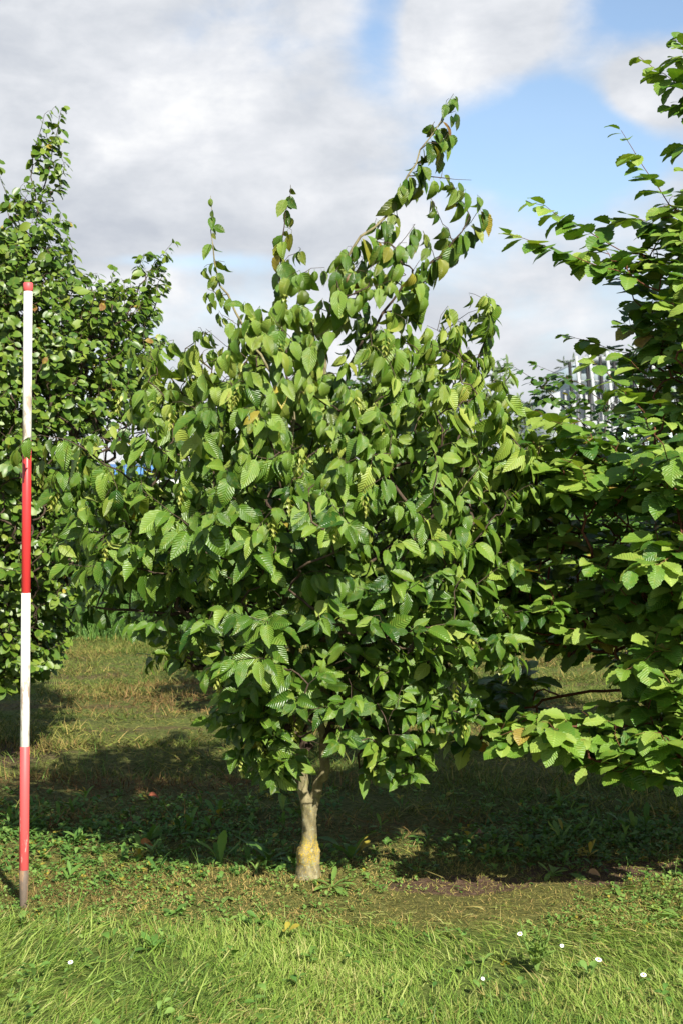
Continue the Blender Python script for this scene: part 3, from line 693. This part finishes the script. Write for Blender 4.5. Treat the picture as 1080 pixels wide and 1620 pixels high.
# darker tree further back on the right
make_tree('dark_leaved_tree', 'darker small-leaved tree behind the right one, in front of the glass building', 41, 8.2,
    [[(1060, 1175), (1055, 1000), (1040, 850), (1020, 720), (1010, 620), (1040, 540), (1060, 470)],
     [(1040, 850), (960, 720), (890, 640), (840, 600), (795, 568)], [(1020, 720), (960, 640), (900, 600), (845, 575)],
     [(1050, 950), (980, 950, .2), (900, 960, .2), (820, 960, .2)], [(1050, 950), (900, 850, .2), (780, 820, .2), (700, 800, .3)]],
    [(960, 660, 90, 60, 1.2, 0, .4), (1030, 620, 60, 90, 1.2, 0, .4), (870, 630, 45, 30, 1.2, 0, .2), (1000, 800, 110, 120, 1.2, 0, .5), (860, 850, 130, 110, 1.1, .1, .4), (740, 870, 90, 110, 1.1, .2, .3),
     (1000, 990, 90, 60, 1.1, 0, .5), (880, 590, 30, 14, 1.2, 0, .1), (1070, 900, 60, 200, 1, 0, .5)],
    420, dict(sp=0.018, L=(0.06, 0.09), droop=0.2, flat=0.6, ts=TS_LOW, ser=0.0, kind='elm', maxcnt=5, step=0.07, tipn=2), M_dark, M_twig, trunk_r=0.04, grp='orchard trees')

# tree in the row behind, seen only through the middle one
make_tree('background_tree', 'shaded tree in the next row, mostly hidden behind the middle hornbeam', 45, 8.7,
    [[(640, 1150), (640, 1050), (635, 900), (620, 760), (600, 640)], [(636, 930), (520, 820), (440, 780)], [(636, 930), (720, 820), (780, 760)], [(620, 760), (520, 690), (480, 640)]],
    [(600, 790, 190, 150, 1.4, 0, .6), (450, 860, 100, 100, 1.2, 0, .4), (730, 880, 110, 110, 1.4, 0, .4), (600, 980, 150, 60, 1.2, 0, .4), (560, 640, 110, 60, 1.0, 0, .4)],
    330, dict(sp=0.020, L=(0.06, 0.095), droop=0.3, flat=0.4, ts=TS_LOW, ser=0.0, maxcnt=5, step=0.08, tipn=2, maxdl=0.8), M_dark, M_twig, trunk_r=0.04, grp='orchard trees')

# distant willow, pines
make_tree('willow_tree', 'pale grey-green tree far off, seen right of the middle hornbeam', 51, 30,
    [[(800, 868), (798, 760), (796, 660), (790, 590)], [(798, 760), (760, 660), (740, 600)], [(797, 720), (830, 650), (850, 620)], [(798, 760), (690, 640), (610, 560)]],
    [(790, 640, 60, 70, 1, 0, 1.0), (740, 680, 70, 70, 1, 0, 1.0), (830, 690, 40, 50, 1, 0, .8), (780, 590, 25, 35, 1, 0, .5), (620, 600, 70, 55, 1, 0, .9)],
    22, dict(sp=0.035, L=(0.14, 0.22), W=(0.3, 0.4), droop=0.3, flat=0.2, ts=TS_LOW, ser=0.0, maxcnt=8, step=0.22, tipn=3, maxdl=1.6, rtip=0.005, jit=0.5), M_far, M_limb, trunk_r=0.16, grp='distant trees')
for nm, lb, sd, px, top, wd in (('pine_tree', 'dark pine top left of the glass building', 61, 905, 556, 26), ('pine_tree', 'dark pine top showing above the glass building roof', 62, 950, 546, 34)):
    make_tree(nm, lb, sd, 80,
        [[(px, 803), (px, 700), (px, top+12)], [(px, 700), (px-wd*.6, 600)], [(px, 700), (px+wd*.6, 600)]],
        [(px, top+45, wd, 40, 1, 0, 1.2), (px-10, top+20, wd*.6, 14, 1, 0, .8)],
        3.2, dict(sp=0.12, L=(0.35, 0.6), W=(0.2, 0.3), droop=0.0, flat=0.2, ts=TS_LOW, ser=0.0, maxcnt=10, step=0.5, tipn=5, maxdl=3, rtip=0.01, jit=0.6), M_pine, M_limb, trunk_r=0.3, grp='distant pines')


# ---------------------------------------------------------------- ranging pole
def make_pole():
    B = np.array([*at(38, 1440, 4.99)[:2], 0.0]); Tp = at(45, 447, 4.99)
    base = empty('ranging_pole', tuple(B), 'tall red and white banded survey pole stuck in the grass at the left', 'survey pole')
    ax = unit(Tp-B); H = np.linalg.norm(Tp-B)
    mr = plain_mat('red paint', (0.50, 0.035, 0.035), 0.38, 0.12, 14, (0.62, 0.42, 0.38), dirt_lo=0.62)
    mr2 = plain_mat('faded red paint', (0.60, 0.085, 0.085), 0.5, 0.12, 14, (0.70, 0.50, 0.45), dirt_lo=0.61)
    mw = plain_mat('white paint', (0.80, 0.77, 0.70), 0.42, 0.05, 9, (0.33, 0.23, 0.16), dirt_lo=0.54)
    ms = plain_mat('dirty steel', (0.13, 0.10, 0.075), 0.7, 0.4, 25, (0.28, 0.17, 0.09), metal=0.2, dirt_lo=0.52)
    def seg(name, h0, h1, r0, r1, m, lab=None, bev=0.0006):
        hs = [h0, h0+bev, h1-bev, h1]; rs = [r0-bev, r0, r1, r1-bev]
        hs = [h0]+hs+[h1]; rs = [0.0004]+rs+[0.0004]
        V, Q = tube_geo([(np.array([B+ax*h for h in hs]), np.array(rs))], 24)
        # straight rings: recompute with fixed frame
        S = len(V)//len(hs); a = np.arange(S)/S*2*np.pi
        U = unit(np.cross(ax, [0, 1, 0])); W = np.cross(ax, U)
        V = np.concatenate([B+ax*h+r_*(np.cos(a)[:, None]*U+np.sin(a)[:, None]*W) for h, r_ in zip(hs, rs)])
        o = mesh_np(name, V, Q, m, base)
        if lab: o['label'] = lab
        return o
    z = lambda py: (1440-py)/(1440-447)*H
    seg('steel_tip', -0.06, z(1376), 0.011, 0.0155, ms)
    seg('band', z(1376), z(1181), 0.0160, 0.0155, mr2, 'faded red band')
    seg('band', z(1181), z(938), 0.0155, 0.0150, mw, 'scuffed white band')
    seg('band', z(938), z(697), 0.0150, 0.0148, mr, 'glossy red band')
    seg('band', z(697), z(461), 0.0146, 0.0142, mw, 'white band')
    seg('end_cap', z(461), z(447), 0.0162, 0.0158, mr2, bev=0.003)
make_pole()


# ---------------------------------------------------------------- buildings
def box_geo(x0, x1, y0, y1, z0, z1):
    V = np.array([[x, y, z] for z in (z0, z1) for y in (y0, y1) for x in (x0, x1)], float)
    Q = np.array([[0, 1, 3, 2][::-1], [4, 5, 7, 6], [0, 1, 5, 4], [1, 3, 7, 5], [3, 2, 6, 7], [2, 0, 4, 6]])
    return V, Q
def boxes(name, bs, mat, parent):
    Vs, Qs = [], []; o = 0
    for b in bs:
        V, Q = box_geo(*b); Vs.append(V); Qs.append(Q+o); o += 8
    return mesh_np(name, np.concatenate(Vs), np.concatenate(Qs), mat, parent, smooth=False)

def make_glass_building():
    d = 60.0; sc = F/d
    X = lambda px: (px-540)/sc
    Zz = lambda py: CH+(HZ-py)/sc
    b = empty('glass_building', (X(1050), d, 0), 'pale glass-fronted building with black slanting struts behind the right-hand trees', 'building')
    mw = plain_mat('white cladding', (0.46, 0.48, 0.50), 0.5, 0.1, 0.8); mr_ = plain_mat('grey rib', (0.09, 0.095, 0.10), 0.5, 0.1, 3); mk = plain_mat('black steel', (0.02, 0.02, 0.022), 0.5, 0.1, 3)
    mg = plain_mat('pale glass', (0.42, 0.50, 0.54), 0.12, 0.12, 0.5, spec=0.8)
    boxes('wall', [(X(885), X(1400), d, d+14, -0.2, Zz(618))], mw, b)
    boxes('upper_floor', [(X(915), X(1400), d+0.8, d+13, Zz(618), Zz(572))], mg, b)
    boxes('roof', [(X(925), X(1410), d+0.3, d+13.5, Zz(572), Zz(563))], mw, b)
    boxes('rib', [(X(px), X(px)+0.045, d-0.10, d-0.003, -0.1, Zz(620)) for px in range(890, 1400, 11)], mr_, b)['label'] = 'grey upright ribs along the pale wall'
    boxes('glazing', [(X(px), X(px)+0.55, d-0.05, d-0.002, 0.4, Zz(628)) for px in range(975, 1380, 33)], mg, b)
    boxes('window_frame', [(X(px), X(px)+0.07, d+0.7, d+0.797, Zz(617), Zz(573)) for px in range(920, 1400, 16)], mr_, b)
    for k in range(17):
        px = 899+k*11.5+(k % 3)*2; yt = 574-0.16*(px-900)-(6 if k % 2 else 0)
        V, Q = tube_geo([(np.array([[X(px+2), d-0.62-0.12*(k % 2), Zz(640)], [X(px-3-4*(k % 2)), d-0.62-0.12*(k % 2), Zz(yt)]]), np.array([0.065, 0.065]))], 6)
        mesh_np('strut', V, Q, mk if k % 2 == 0 else mw, b)
    boxes('rail', [(X(900), X(1400), d-0.55, d-0.47, Zz(py), Zz(py-3)) for py in (583, 606)], mw, b)
make_glass_building()

def make_shed():
    d = 140.0; sc = F/d; X = lambda px: (px-540)/sc; Zz = lambda py: CH+(HZ-py)/sc
    b = empty('long_shed', (X(260), d, 0), 'low far shed with a blue roof seen through the gap left of the middle tree', 'shed')
    mb = plain_mat('blue roofing', (0.10, 0.24, 0.52), 0.5, 0.35, 0.4); mw = plain_mat('shed wall', (0.50, 0.52, 0.50), 0.7, 0.15, 0.6)
    boxes('wall', [(X(150), X(380), d, d+12, -0.2, Zz(748))], mw, b)
    x0, x1 = X(147), X(383); y0, y1 = d-0.5, d+12.5; z0, z1 = Zz(749), Zz(733)
    V = np.array([[x0, y0, z0], [x1, y0, z0], [x1, (y0+y1)/2, z1], [x0, (y0+y1)/2, z1], [x0, y1, z0], [x1, y1, z0]])
    Vb = V-np.array([0, 0, 0.15]); Va = np.concatenate([V, Vb])
    Q = np.array([[0, 1, 2, 3], [3, 2, 5, 4], [6, 9, 8, 7], [9, 10, 11, 8], [0, 6, 7, 1], [4, 5, 11, 10], [0, 3, 9, 6], [3, 4, 10, 9], [1, 7, 8, 2], [2, 8, 11, 5]])
    mesh_np('roof', Va, Q, mb, b, smooth=False)
make_shed()


# ---------------------------------------------------------------- ground cover
def blades(r, n, xr, yr, L, W, lean, seed, agef=None, rndm=0.5, dens=None, flat=False, dirang=None, kind='blade', cols=2, ts=(0, .35, .7, 1), zoff=0.0, tuft=1, spread=0.02):
    x = r.uniform(*xr, n//tuft); y = r.uniform(*yr, n//tuft)
    if dens is not None:
        k = r.uniform(0, 1, len(x)) < dens(x, y); x, y = x[k], y[k]
    n = len(x)*tuft
    if tuft > 1:
        x = np.repeat(x, tuft)+r.normal(0, spread, n); y = np.repeat(y, tuft)+r.normal(0, spread*1.2, n)
        Lr = np.repeat(r.uniform(0.5, 1.25, n//tuft), tuft); cr = np.repeat(r.normal(0, 0.17, n//tuft), tuft); ta = np.repeat(r.normal(0, 0.16, n//tuft), tuft)
    else: Lr = 1.0; cr = 0.0; ta = 0.0
    ang = dirang(x, y)+r.normal(0, 0.7, n) if dirang is not None else r.uniform(0, 2*np.pi, n)
    ln = np.clip(lean(x, y)+r.normal(0, 0.25, n), 0.03, 1.52)
    D = np.stack([np.cos(ang)*np.sin(ln), np.sin(ang)*np.sin(ln), np.cos(ln)], -1)
    N = np.stack([-np.cos(ang)*np.cos(ln), -np.sin(ang)*np.cos(ln), np.sin(ln)+0.02], -1)+r.normal(0, 0.45, (n, 3))
    N = np.where((N[:, 2] < 0)[:, None], -N, N)
    Ls = r.uniform(*L, n)*Lr; Ws = r.uniform(*W, n)
    P = np.stack([x, y, gz(x, y)-0.004+zoff*r.uniform(0, 1, n)], -1)
    rnd = np.clip(r.normal(rndm, 0.2, n)+0.16*fld(x, y, 4.0, seed)+cr, 0, 1)
    age = np.clip(agef(x, y)+r.normal(0, 0.18, n)+ta, 0, 1) if agef is not None else np.zeros(n)
    return leaf_geo(P, D, N, Ls, Ws, r.uniform(0.2, 1.4, n), np.zeros(n), rnd, age, ts, kind, 0, cols, False)

def build_cover():
    r = np.random.default_rng(77)
    edge = lambda x: 4.90+0.10*fld(x, 0*x, 2.2, 9)
    # long wind-combed grass in front
    df = lambda x, y: 0.25+2.2*fld(x, y, 1.1, 12)
    clump = lambda x, y: 0.5+0.5*fld(x, y, 5.5, 13)
    g1 = blades(r, 175000, (-2.1, 2.1), (3.3, 5.15), (0.035, 0.085), (0.0020, 0.0042), lambda x, y: 1.02+0.35*fld(x, y, 2.5, 14), 15,
                agef=lambda x, y: 0.08+0.22*fld(x, y, 3.1, 16), rndm=0.46, dens=lambda x, y: np.clip((edge(x)-y)*5, 0, 1)*np.clip(0.35+0.8*clump(x, y), 0.2, 1), dirang=df, tuft=7, spread=0.012)
    g2 = blades(r, 12000, (-2.1, 2.1), (3.3, 4.95), (0.08, 0.14), (0.0032, 0.0056), lambda x, y: 1.05+0.25*fld(x, y, 2.5, 14), 17,
                rndm=0.38, dens=lambda x, y: np.clip(fld(x, y, 3.0, 18)*1.8+0.1, 0, 1), dirang=df, tuft=6, spread=0.015)
    g3 = blades(r, 14000, (-2.1, 2.1), (3.3, 5.0), (0.03, 0.09), (0.0018, 0.0034), lambda x, y: 1.38+0*x, 19, agef=lambda x, y: 0.45+0.3*fld(x, y, 3.1, 16), rndm=0.7,
                dens=lambda x, y: np.clip(fld(x, y, 2.6, 29)*1.4+0.15, 0, 1), dirang=df, tuft=8, spread=0.02, zoff=0.035)
    V, Q, A = join_geo([g1, g2, g3]); tag(mesh_np('grass', V, Q, M_grass, None, A), 'long bright wind-combed grass across the foreground', 'grass', kind='stuff')
    # short mossy mown turf and clippings around the trees
    s1 = blades(r, 170000, (-2.6, 2.6), (4.75, 6.3), (0.010, 0.034), (0.0015, 0.0034), lambda x, y: 0.9+0.2*fld(x, y, 4, 20), 21,
                agef=lambda x, y: 0.10+0.40*fld(x, y, 3.3, 22), rndm=0.86, dens=lambda x, y: np.clip((y-edge(x)+0.25)*4, 0, 1)*np.clip(0.9-0.6*(y-5.0), 0.15, 1))
    s4 = blades(r, 220000, (-4.6, 4.6), (6.2, 14.6), (0.035, 0.11), (0.003, 0.0058), lambda x, y: 0.85+0.15*fld(x, y, 2, 23), 44,
                agef=lambda x, y: 0.27+0.75*fld(x*0.4, y*1.9, 2.2, 25)-0.25*np.clip((y-10)/4, 0, 1), rndm=0.42, dens=lambda x, y: np.clip(0.5+0.25*(y-6), 0, 1)*np.clip(0.55+0.6*fld(x*0.5, y*1.6, 3.0, 45), 0.1, 1), tuft=16, spread=0.045, zoff=0.02)
    s2 = blades(r, 150000, (-4.6, 4.6), (5.6, 14.6), (0.03, 0.075), (0.0026, 0.0052), lambda x, y: 1.15+0.2*fld(x, y, 2, 23), 24,
                agef=lambda x, y: 0.27+0.75*fld(x*0.4, y*1.9, 2.2, 25)-0.3*np.clip((y-10)/4, 0, 1), rndm=0.46, dens=lambda x, y: 0*x+1)
    s3 = blades(r, 26000, (-2.6, 2.6), (4.7, 6.6), (0.03, 0.09), (0.0018, 0.0036), lambda x, y: 1.42+0*x, 26,
                agef=lambda x, y: 0.30+0.3*fld(x, y, 2.4, 27), rndm=0.6, dens=lambda x, y: np.clip(fld(x, y, 3.5, 28)*1.2+0.25, 0.05, 1), zoff=0.014)
    V, Q, A = join_geo([s1, s2, s3, s4]); tag(mesh_np('mown_grass', V, Q, M_hay, None, A), 'short mown turf and drying clippings beneath the trees', 'mown grass', kind='stuff')
    # low broad-leaved weeds in the strip under the trees
    def weeds(n, xr, yr, L, Wf, seed, dens, kind='spoon', tilt=(0.5, 1.3), nl=(3, 7), rndm=0.45, zup=0.02):
        x = r.uniform(*xr, n); y = r.uniform(*yr, n); k = r.uniform(0, 1, n) < dens(x, y); x, y = x[k], y[k]
        c = r.integers(nl[0], nl[1], len(x)); X = np.repeat(x, c); Y = np.repeat(y, c); m = len(X)
        sz = np.repeat(r.uniform(*L, len(x)), c)*r.uniform(0.6, 1.1, m)
        an = r.uniform(0, 6.283, m); ln = r.uniform(*tilt, m)
        D = np.stack([np.cos(an)*np.sin(ln), np.sin(an)*np.sin(ln), np.cos(ln)], -1)
        N = np.stack([-np.cos(an)*np.cos(ln), -np.sin(an)*np.cos(ln), np.sin(ln)], -1)+r.normal(0, 0.25, (m, 3))
        P = np.stack([X+r.normal(0, 0.006, m), Y+r.normal(0, 0.006, m), gz(X, Y)+r.uniform(0, zup, m)], -1)
        rnd = np.repeat(np.clip(r.normal(rndm, 0.22, len(x)), 0, 1), c)
        age = np.repeat(np.where(r.uniform(0, 1, len(x)) < 0.04, 0.8, 0.05), c)
        return leaf_geo(P, D, N, sz, sz*r.uniform(Wf*0.8, Wf*1.2, m), r.uniform(0.2, 1.2, m), r.uniform(0, .5, m), rnd, age, TS_LOW, kind, 0, 3, True)
    belt = lambda x, y: np.clip(1-np.abs(y-6.0)/1.0, 0, 1)*np.clip(0.62+0.55*fld(x, y, 2.6, 31), 0.05, 1)
    bare = lambda x, y: 1-0.9*np.exp(-((x-0.45)/0.45)**2-((y-5.38)/0.2)**2)-0.8*np.exp(-((x-1.15)/0.35)**2-((y-5.5)/0.18)**2)
    bd = lambda x, y: belt(x, y)*bare(x, y)*np.clip((y-5.2)*2.5, 0.06, 1)
    w1 = weeds(22000, (-2.8, 2.8), (5.0, 7.6), (0.014, 0.034), 0.62, 32, bd, 'spoon', nl=(3, 7))
    w2 = weeds(650, (-2.8, 2.8), (5.3, 7.6), (0.05, 0.10), 0.24, 33, bd, 'spoon', (0.15, 1.2), (3, 8))
    w3 = weeds(9000, (-2.4, 2.4), (4.75, 5.6), (0.007, 0.018), 0.75, 34, lambda x, y: np.clip(0.35+0.6*fld(x, y, 3.2, 35), 0, 1)*bare(x, y), 'elm', rndm=0.7)
    w4 = weeds(260, (-2.4, 2.4), (4.75, 5.5), (0.04, 0.09), 0.3, 36, lambda x, y: np.clip(0.2+0.8*fld(x, y, 2.7, 37), 0, 1)*bare(x, y), 'spoon', (0.9, 1.45), (3, 7), 0.75)
    w5 = weeds(260, (-1.9, 1.9), (3.6, 4.8), (0.015, 0.04), 0.6, 38, lambda x, y: 0*x+0.8, 'spoon', (0.5, 1.2), (3, 6), 0.55, 0.05)
    gr = blades(r, 9000, (-2.8, 2.8), (5.3, 7.8), (0.04, 0.12), (0.002, 0.004), lambda x, y: 0.6+0*x, 39, dens=lambda x, y: np.clip(0.1+0.8*fld(x, y, 3, 40), 0, 1)*bare(x, y), cols=3, ts=TS_LOW)
    V, Q, A = join_geo([w1, w2, w3, w4, w5, gr]); tag(mesh_np('low_weeds', V, Q, M_weed, None, A), 'clover, dandelion and other low weeds under the trees', 'weeds', kind='stuff')
    # tall weeds beyond the mown strip
    t1 = blades(r, 60000, (-6.5, 6.5), (13.3, 17.0), (0.15, 0.58), (0.006, 0.013), lambda x, y: 0.30+0*x, 41, rndm=0.45)
    t2 = weeds(5000, (-6.5, 6.5), (14.3, 17.5), (0.08, 0.16), 0.45, 42, lambda x, y: 0*x+1, 'elm', (0.5, 1.4), (6, 10), 0.5, 0.55)
    V, Q, A = join_geo([t1, (t2[0], t2[1], t2[2])]); tag(mesh_np('tall_weeds', V, Q, M_weed, None, A), 'belt of tall bright weeds beyond the mown strip', 'weeds', kind='stuff')
    # hedge behind
    n = 90000; x = r.uniform(-9, 9, n); y = r.uniform(17.5, 19.5, n)
    top = 1.12+0.10*fld(x, y, 1.3, 51)+0.25*np.clip((x-0.8)/3, 0, 1); z = top*r.uniform(0.0, 1, n)**0.6
    an = r.uniform(0, 6.28, n); D = np.stack([np.cos(an), np.sin(an), r.normal(0, .5, n)], -1); N = r.normal(0, .5, (n, 3))+np.array([.2, -.7, .7])
    V, Q, A = leaf_geo(np.stack([x, y, z], -1), D, N, r.uniform(.05, .1, n), r.uniform(.03, .06, n), r.uniform(0, 1, n), r.uniform(0, .4, n), np.clip(r.normal(.45, .25, n), 0, 1), 0*x+.05, TS_LOW, 'elm', 0, 3, False)
    tag(mesh_np('hedge', V, Q, M_weed, None, A), 'low leafy hedge behind the tall weeds', 'hedge', kind='stuff')
    # far treeline
    n = 26000; x = r.uniform(-150, 150, n); y = r.uniform(245, 262, n)
    top = 4.2+2.2*fld(x, 0*x, 0.07, 52)+0.9*fld(x, 0*x, 0.4, 53); top = np.clip(top, 2.2, 8)*np.where((x > -40) & (x < -18), 0.38, 1); z = top*r.uniform(0, 1, n)**0.7
    an = r.uniform(0, 6.28, n); D = np.stack([np.cos(an), np.sin(an), r.normal(0, .6, n)], -1); N = r.normal(0, .5, (n, 3))+np.array([.2, -.7, .7])
    V, Q, A = leaf_geo(np.stack([x, y, z], -1), D, N, r.uniform(.7, 1.3, n), r.uniform(.5, .9, n), r.uniform(0, 1, n), r.uniform(0, .4, n), np.clip(r.normal(.45, .25, n), 0, 1), 0*x, TS_LOW, 'elm', 0, 3, False)
    tag(mesh_np('treeline', V, Q, M_far, None, A), 'low line of trees along the horizon', 'treeline', kind='stuff')
build_cover()


# ---------------------------------------------------------------- small single plants
def rosette(name, px, py, n, L, Wf, label, cat, tilt=(0.4, 1.2), seed=1, group=None, rnd=0.5, kind='spoon', mat=None, age=0.05):
    r = np.random.default_rng(seed); d = F*CH/(py-HZ); x = (px-540)/F*d; z = float(gz(np.array([x]), np.array([d]))[0])
    b = empty(name, (x, d, z), label, cat, group)
    lo = r.uniform(0, 6.28)
    for k in range(n):
        an = lo+k*6.283/n+r.normal(0, .25); ln = r.uniform(*tilt); l = r.uniform(*L)
        D = np.array([[np.cos(an)*np.sin(ln), np.sin(an)*np.sin(ln), np.cos(ln)]]); N = np.array([[-np.cos(an)*np.cos(ln), -np.sin(an)*np.cos(ln), np.sin(ln)]])
        V, Q, A = leaf_geo(np.array([[x, d, z]]), D, N, np.array([l]), np.array([l*Wf]), np.array([r.uniform(.2, 1)]), np.array([r.uniform(.1, .5)]), np.array([rnd+r.normal(0, .08)]), np.array([age]), TS_FINE, kind, 0.10, 3, True)
        mesh_np('leaf', V, Q, mat or M_weed, b, A)
    return b

rosette('dandelion', 350, 1372, 4, (0.09, 0.14), 0.24, 'tall upright dandelion leaves left of the middle trunk', 'weed', (0.05, 0.7), 3, rnd=.55)
rosette('dock_plant', 425, 1362, 7, (0.11, 0.17), 0.30, 'leafy dark dock plant just left of the lichened trunk', 'weed', (0.4, 1.2), 4, rnd=.25)
rosette('dock_plant', 555, 1360, 6, (0.10, 0.16), 0.26, 'leafy dock plant behind and right of the lichened trunk', 'weed', (0.3, 1.2), 5, rnd=.35)
rosette('dandelion', 222, 1345, 5, (0.05, 0.08), 0.36, 'small round-leaved weed between the pole and the trunk', 'weed', (0.3, 1.2), 6, rnd=.6)
rosette('dandelion', 525, 1408, 8, (0.08, 0.13), 0.16, 'trodden jagged dandelion at the right foot of the middle trunk', 'weed', (0.9, 1.4), 7, rnd=.75)
rosette('grass_tuft', 885, 1330, 5, (0.08, 0.13), 0.16, 'pale bent leaf tuft in the shade under the right tree', 'weed', (0.3, 1.1), 8, rnd=.95)
rosette('grass_tuft', 245, 1510, 9, (0.05, 0.08), 0.30, 'broad-leaved weed tuft in the long grass at lower left', 'weed', (0.4, 1.2), 9, rnd=.4)

def make_thistle():
    r = np.random.default_rng(5); d = F*CH/(1535-HZ); x = (848-540)/F*d; z = 0.0
    b = empty('thistle', (x, d, z), 'pale spiny thistle standing in the long grass at lower right', 'thistle')
    gs = []; stems = []
    for k, (dx, h) in enumerate(((0.0, 0.13), (-0.05, 0.15), (0.045, 0.155), (0.012, 0.12))):
        tip = np.array([x+dx, d+r.normal(0, .01), h]); p0 = np.array([x, d, 0]); stems.append((np.array([p0, (p0+tip)/2+[dx*.2, 0, .01], tip]), np.array([.004, .003, .0015])))
        m = 16; t = np.linspace(0.15, 1, m); P = p0+(tip-p0)*t[:, None]; an = t*31
        D = np.stack([np.cos(an), np.sin(an), 0.9+0*t], -1); N = np.stack([-np.cos(an), -np.sin(an), 1.0+0*t], -1)
        l = 0.05*(1.25-t); gs.append(leaf_geo(P, D, N, l, l*0.30, 0.5+0*t, 0.3+0*t, np.clip(r.normal(1.0, .1, m), 0, 1), 0.3+0*t, TS_FINE, 'elm', 0.35, 3, False))
    V, Q = tube_geo(stems, 5); mesh_np('stem', V, Q, M_weed, b, {'luv': np.tile([0.5, 0.5, 0.9], (len(V), 1)), 'age': np.zeros(len(V))})
    V, Q, A = join_geo(gs); mesh_np('foliage', V, Q, M_weed, b, A)
make_thistle()

def make_daisies():
    mw = plain_mat('daisy petal', (0.82, 0.82, 0.80), 0.6, 0.04, 50); my = plain_mat('daisy centre', (0.70, 0.48, 0.03), 0.7, 0.2, 400)
    spots = [(822, 1477, 'daisy highest in the long grass, left above the thistle'), (888, 1496, 'small daisy in the grass just right of the thistle top'), (946, 1518, 'bright daisy with yellow eye in the grass right of the thistle'),
             (1017, 1542, 'daisy nearest the right edge of the photo'), (763, 1548, 'tiny daisy in the grass left of the thistle'), (112, 1522, 'lone daisy in the long grass at the far left')]
    src = None
    for k, (px, py, lb) in enumerate(spots):
        h = 0.075; d = F*(CH-h)/(py-HZ); x = (px-540)/F*d
        b = empty('daisy', (x, d, 0), lb, 'daisy', 'daisies in the foreground grass')
        if src is None:
            m = 15; an = np.arange(m)/m*6.283; P = np.tile([0, 0, h], (m, 1)).astype(float)+np.stack([np.cos(an), np.sin(an)*.8, 0*an], -1)*.0022
            tl = np.array([0.1, -0.65, 0.75]); Dd = np.stack([np.cos(an), np.sin(an), 0.6*np.sin(an)+.1], -1); N = np.tile(tl, (m, 1))
            V, Q, A = leaf_geo(P, Dd, N, np.full(m, .0075), np.full(m, .0026), np.full(m, .3), np.zeros(m), np.ones(m), np.zeros(m), TS_LOW, 'spoon', 0, 3, False)
            o1 = mesh_np('petal', V, Q, mw, None, A)
            hs = np.linspace(0, 1, 6); c = np.array([np.array([0, -.0008, h+.0002])+unit(tl)*t*.0030 for t in hs]); V, Q = tube_geo([(c, .0036*np.sqrt(np.clip(1-hs**2, .002, 1)))], 10); o2 = mesh_np('flower_centre', V, Q, my, None)
            V, Q = tube_geo([(np.array([[.004, .003, 0], [.001, 0, h*.6], [0, 0, h]]), np.array([.0009, .0008, .0008]))], 5); o3 = mesh_np('stem', V, Q, M_weed, None, {'luv': np.tile([0.5, 0.5, 0.6], (len(V), 1)), 'age': np.zeros(len(V))})
            src = (o1, o2, o3)
            for o in src: o.parent = b
        else:
            for s in src:
                o = s.copy(); COL.objects.link(o); o.parent = b
        b.rotation_euler = (0, 0, (k*1.3) % 0.9-.4)
        b.scale = ((.95, 0.6, 1.0, .85, 0.55, .75)[k],)*2+(1.0,)
make_daisies()

def fallen(px, py, label, col, seed, L=0.06):
    r = np.random.default_rng(seed); d = F*(CH-.01)/(py-HZ); x = (px-540)/F*d
    m = plain_mat('dead leaf', col, 0.8, 0.4, 60)
    V, Q, A = leaf_geo(np.array([[x, d, .022]]), np.array([[1., r.normal(0, .4), .05]]), np.array([[.1, -.6, .8]]), np.array([L]), np.array([L*.6]), np.array([1.0]), np.array([.5]), np.array([.5]), np.array([0.]), TS_FINE, 'ovate', .05, 3, True)
    tag(mesh_np('fallen_leaf', V, Q, m, None, A), label, 'leaf', 'fallen dry leaves')
fallen(222, 1338, 'orange-brown fallen leaf in the weeds between pole and trunk', (0.33, 0.14, 0.03), 1)
fallen(236, 1262, 'small russet fallen leaf further back, beyond the orange one', (0.25, 0.07, 0.03), 2, .05)
fallen(755, 1322, 'curled brown fallen leaf in the shade right of the trunk', (0.20, 0.10, 0.05), 3, .05)
fallen(930, 1385, 'dry tan fallen leaf on bare earth under the right tree', (0.30, 0.18, 0.09), 4, .05)
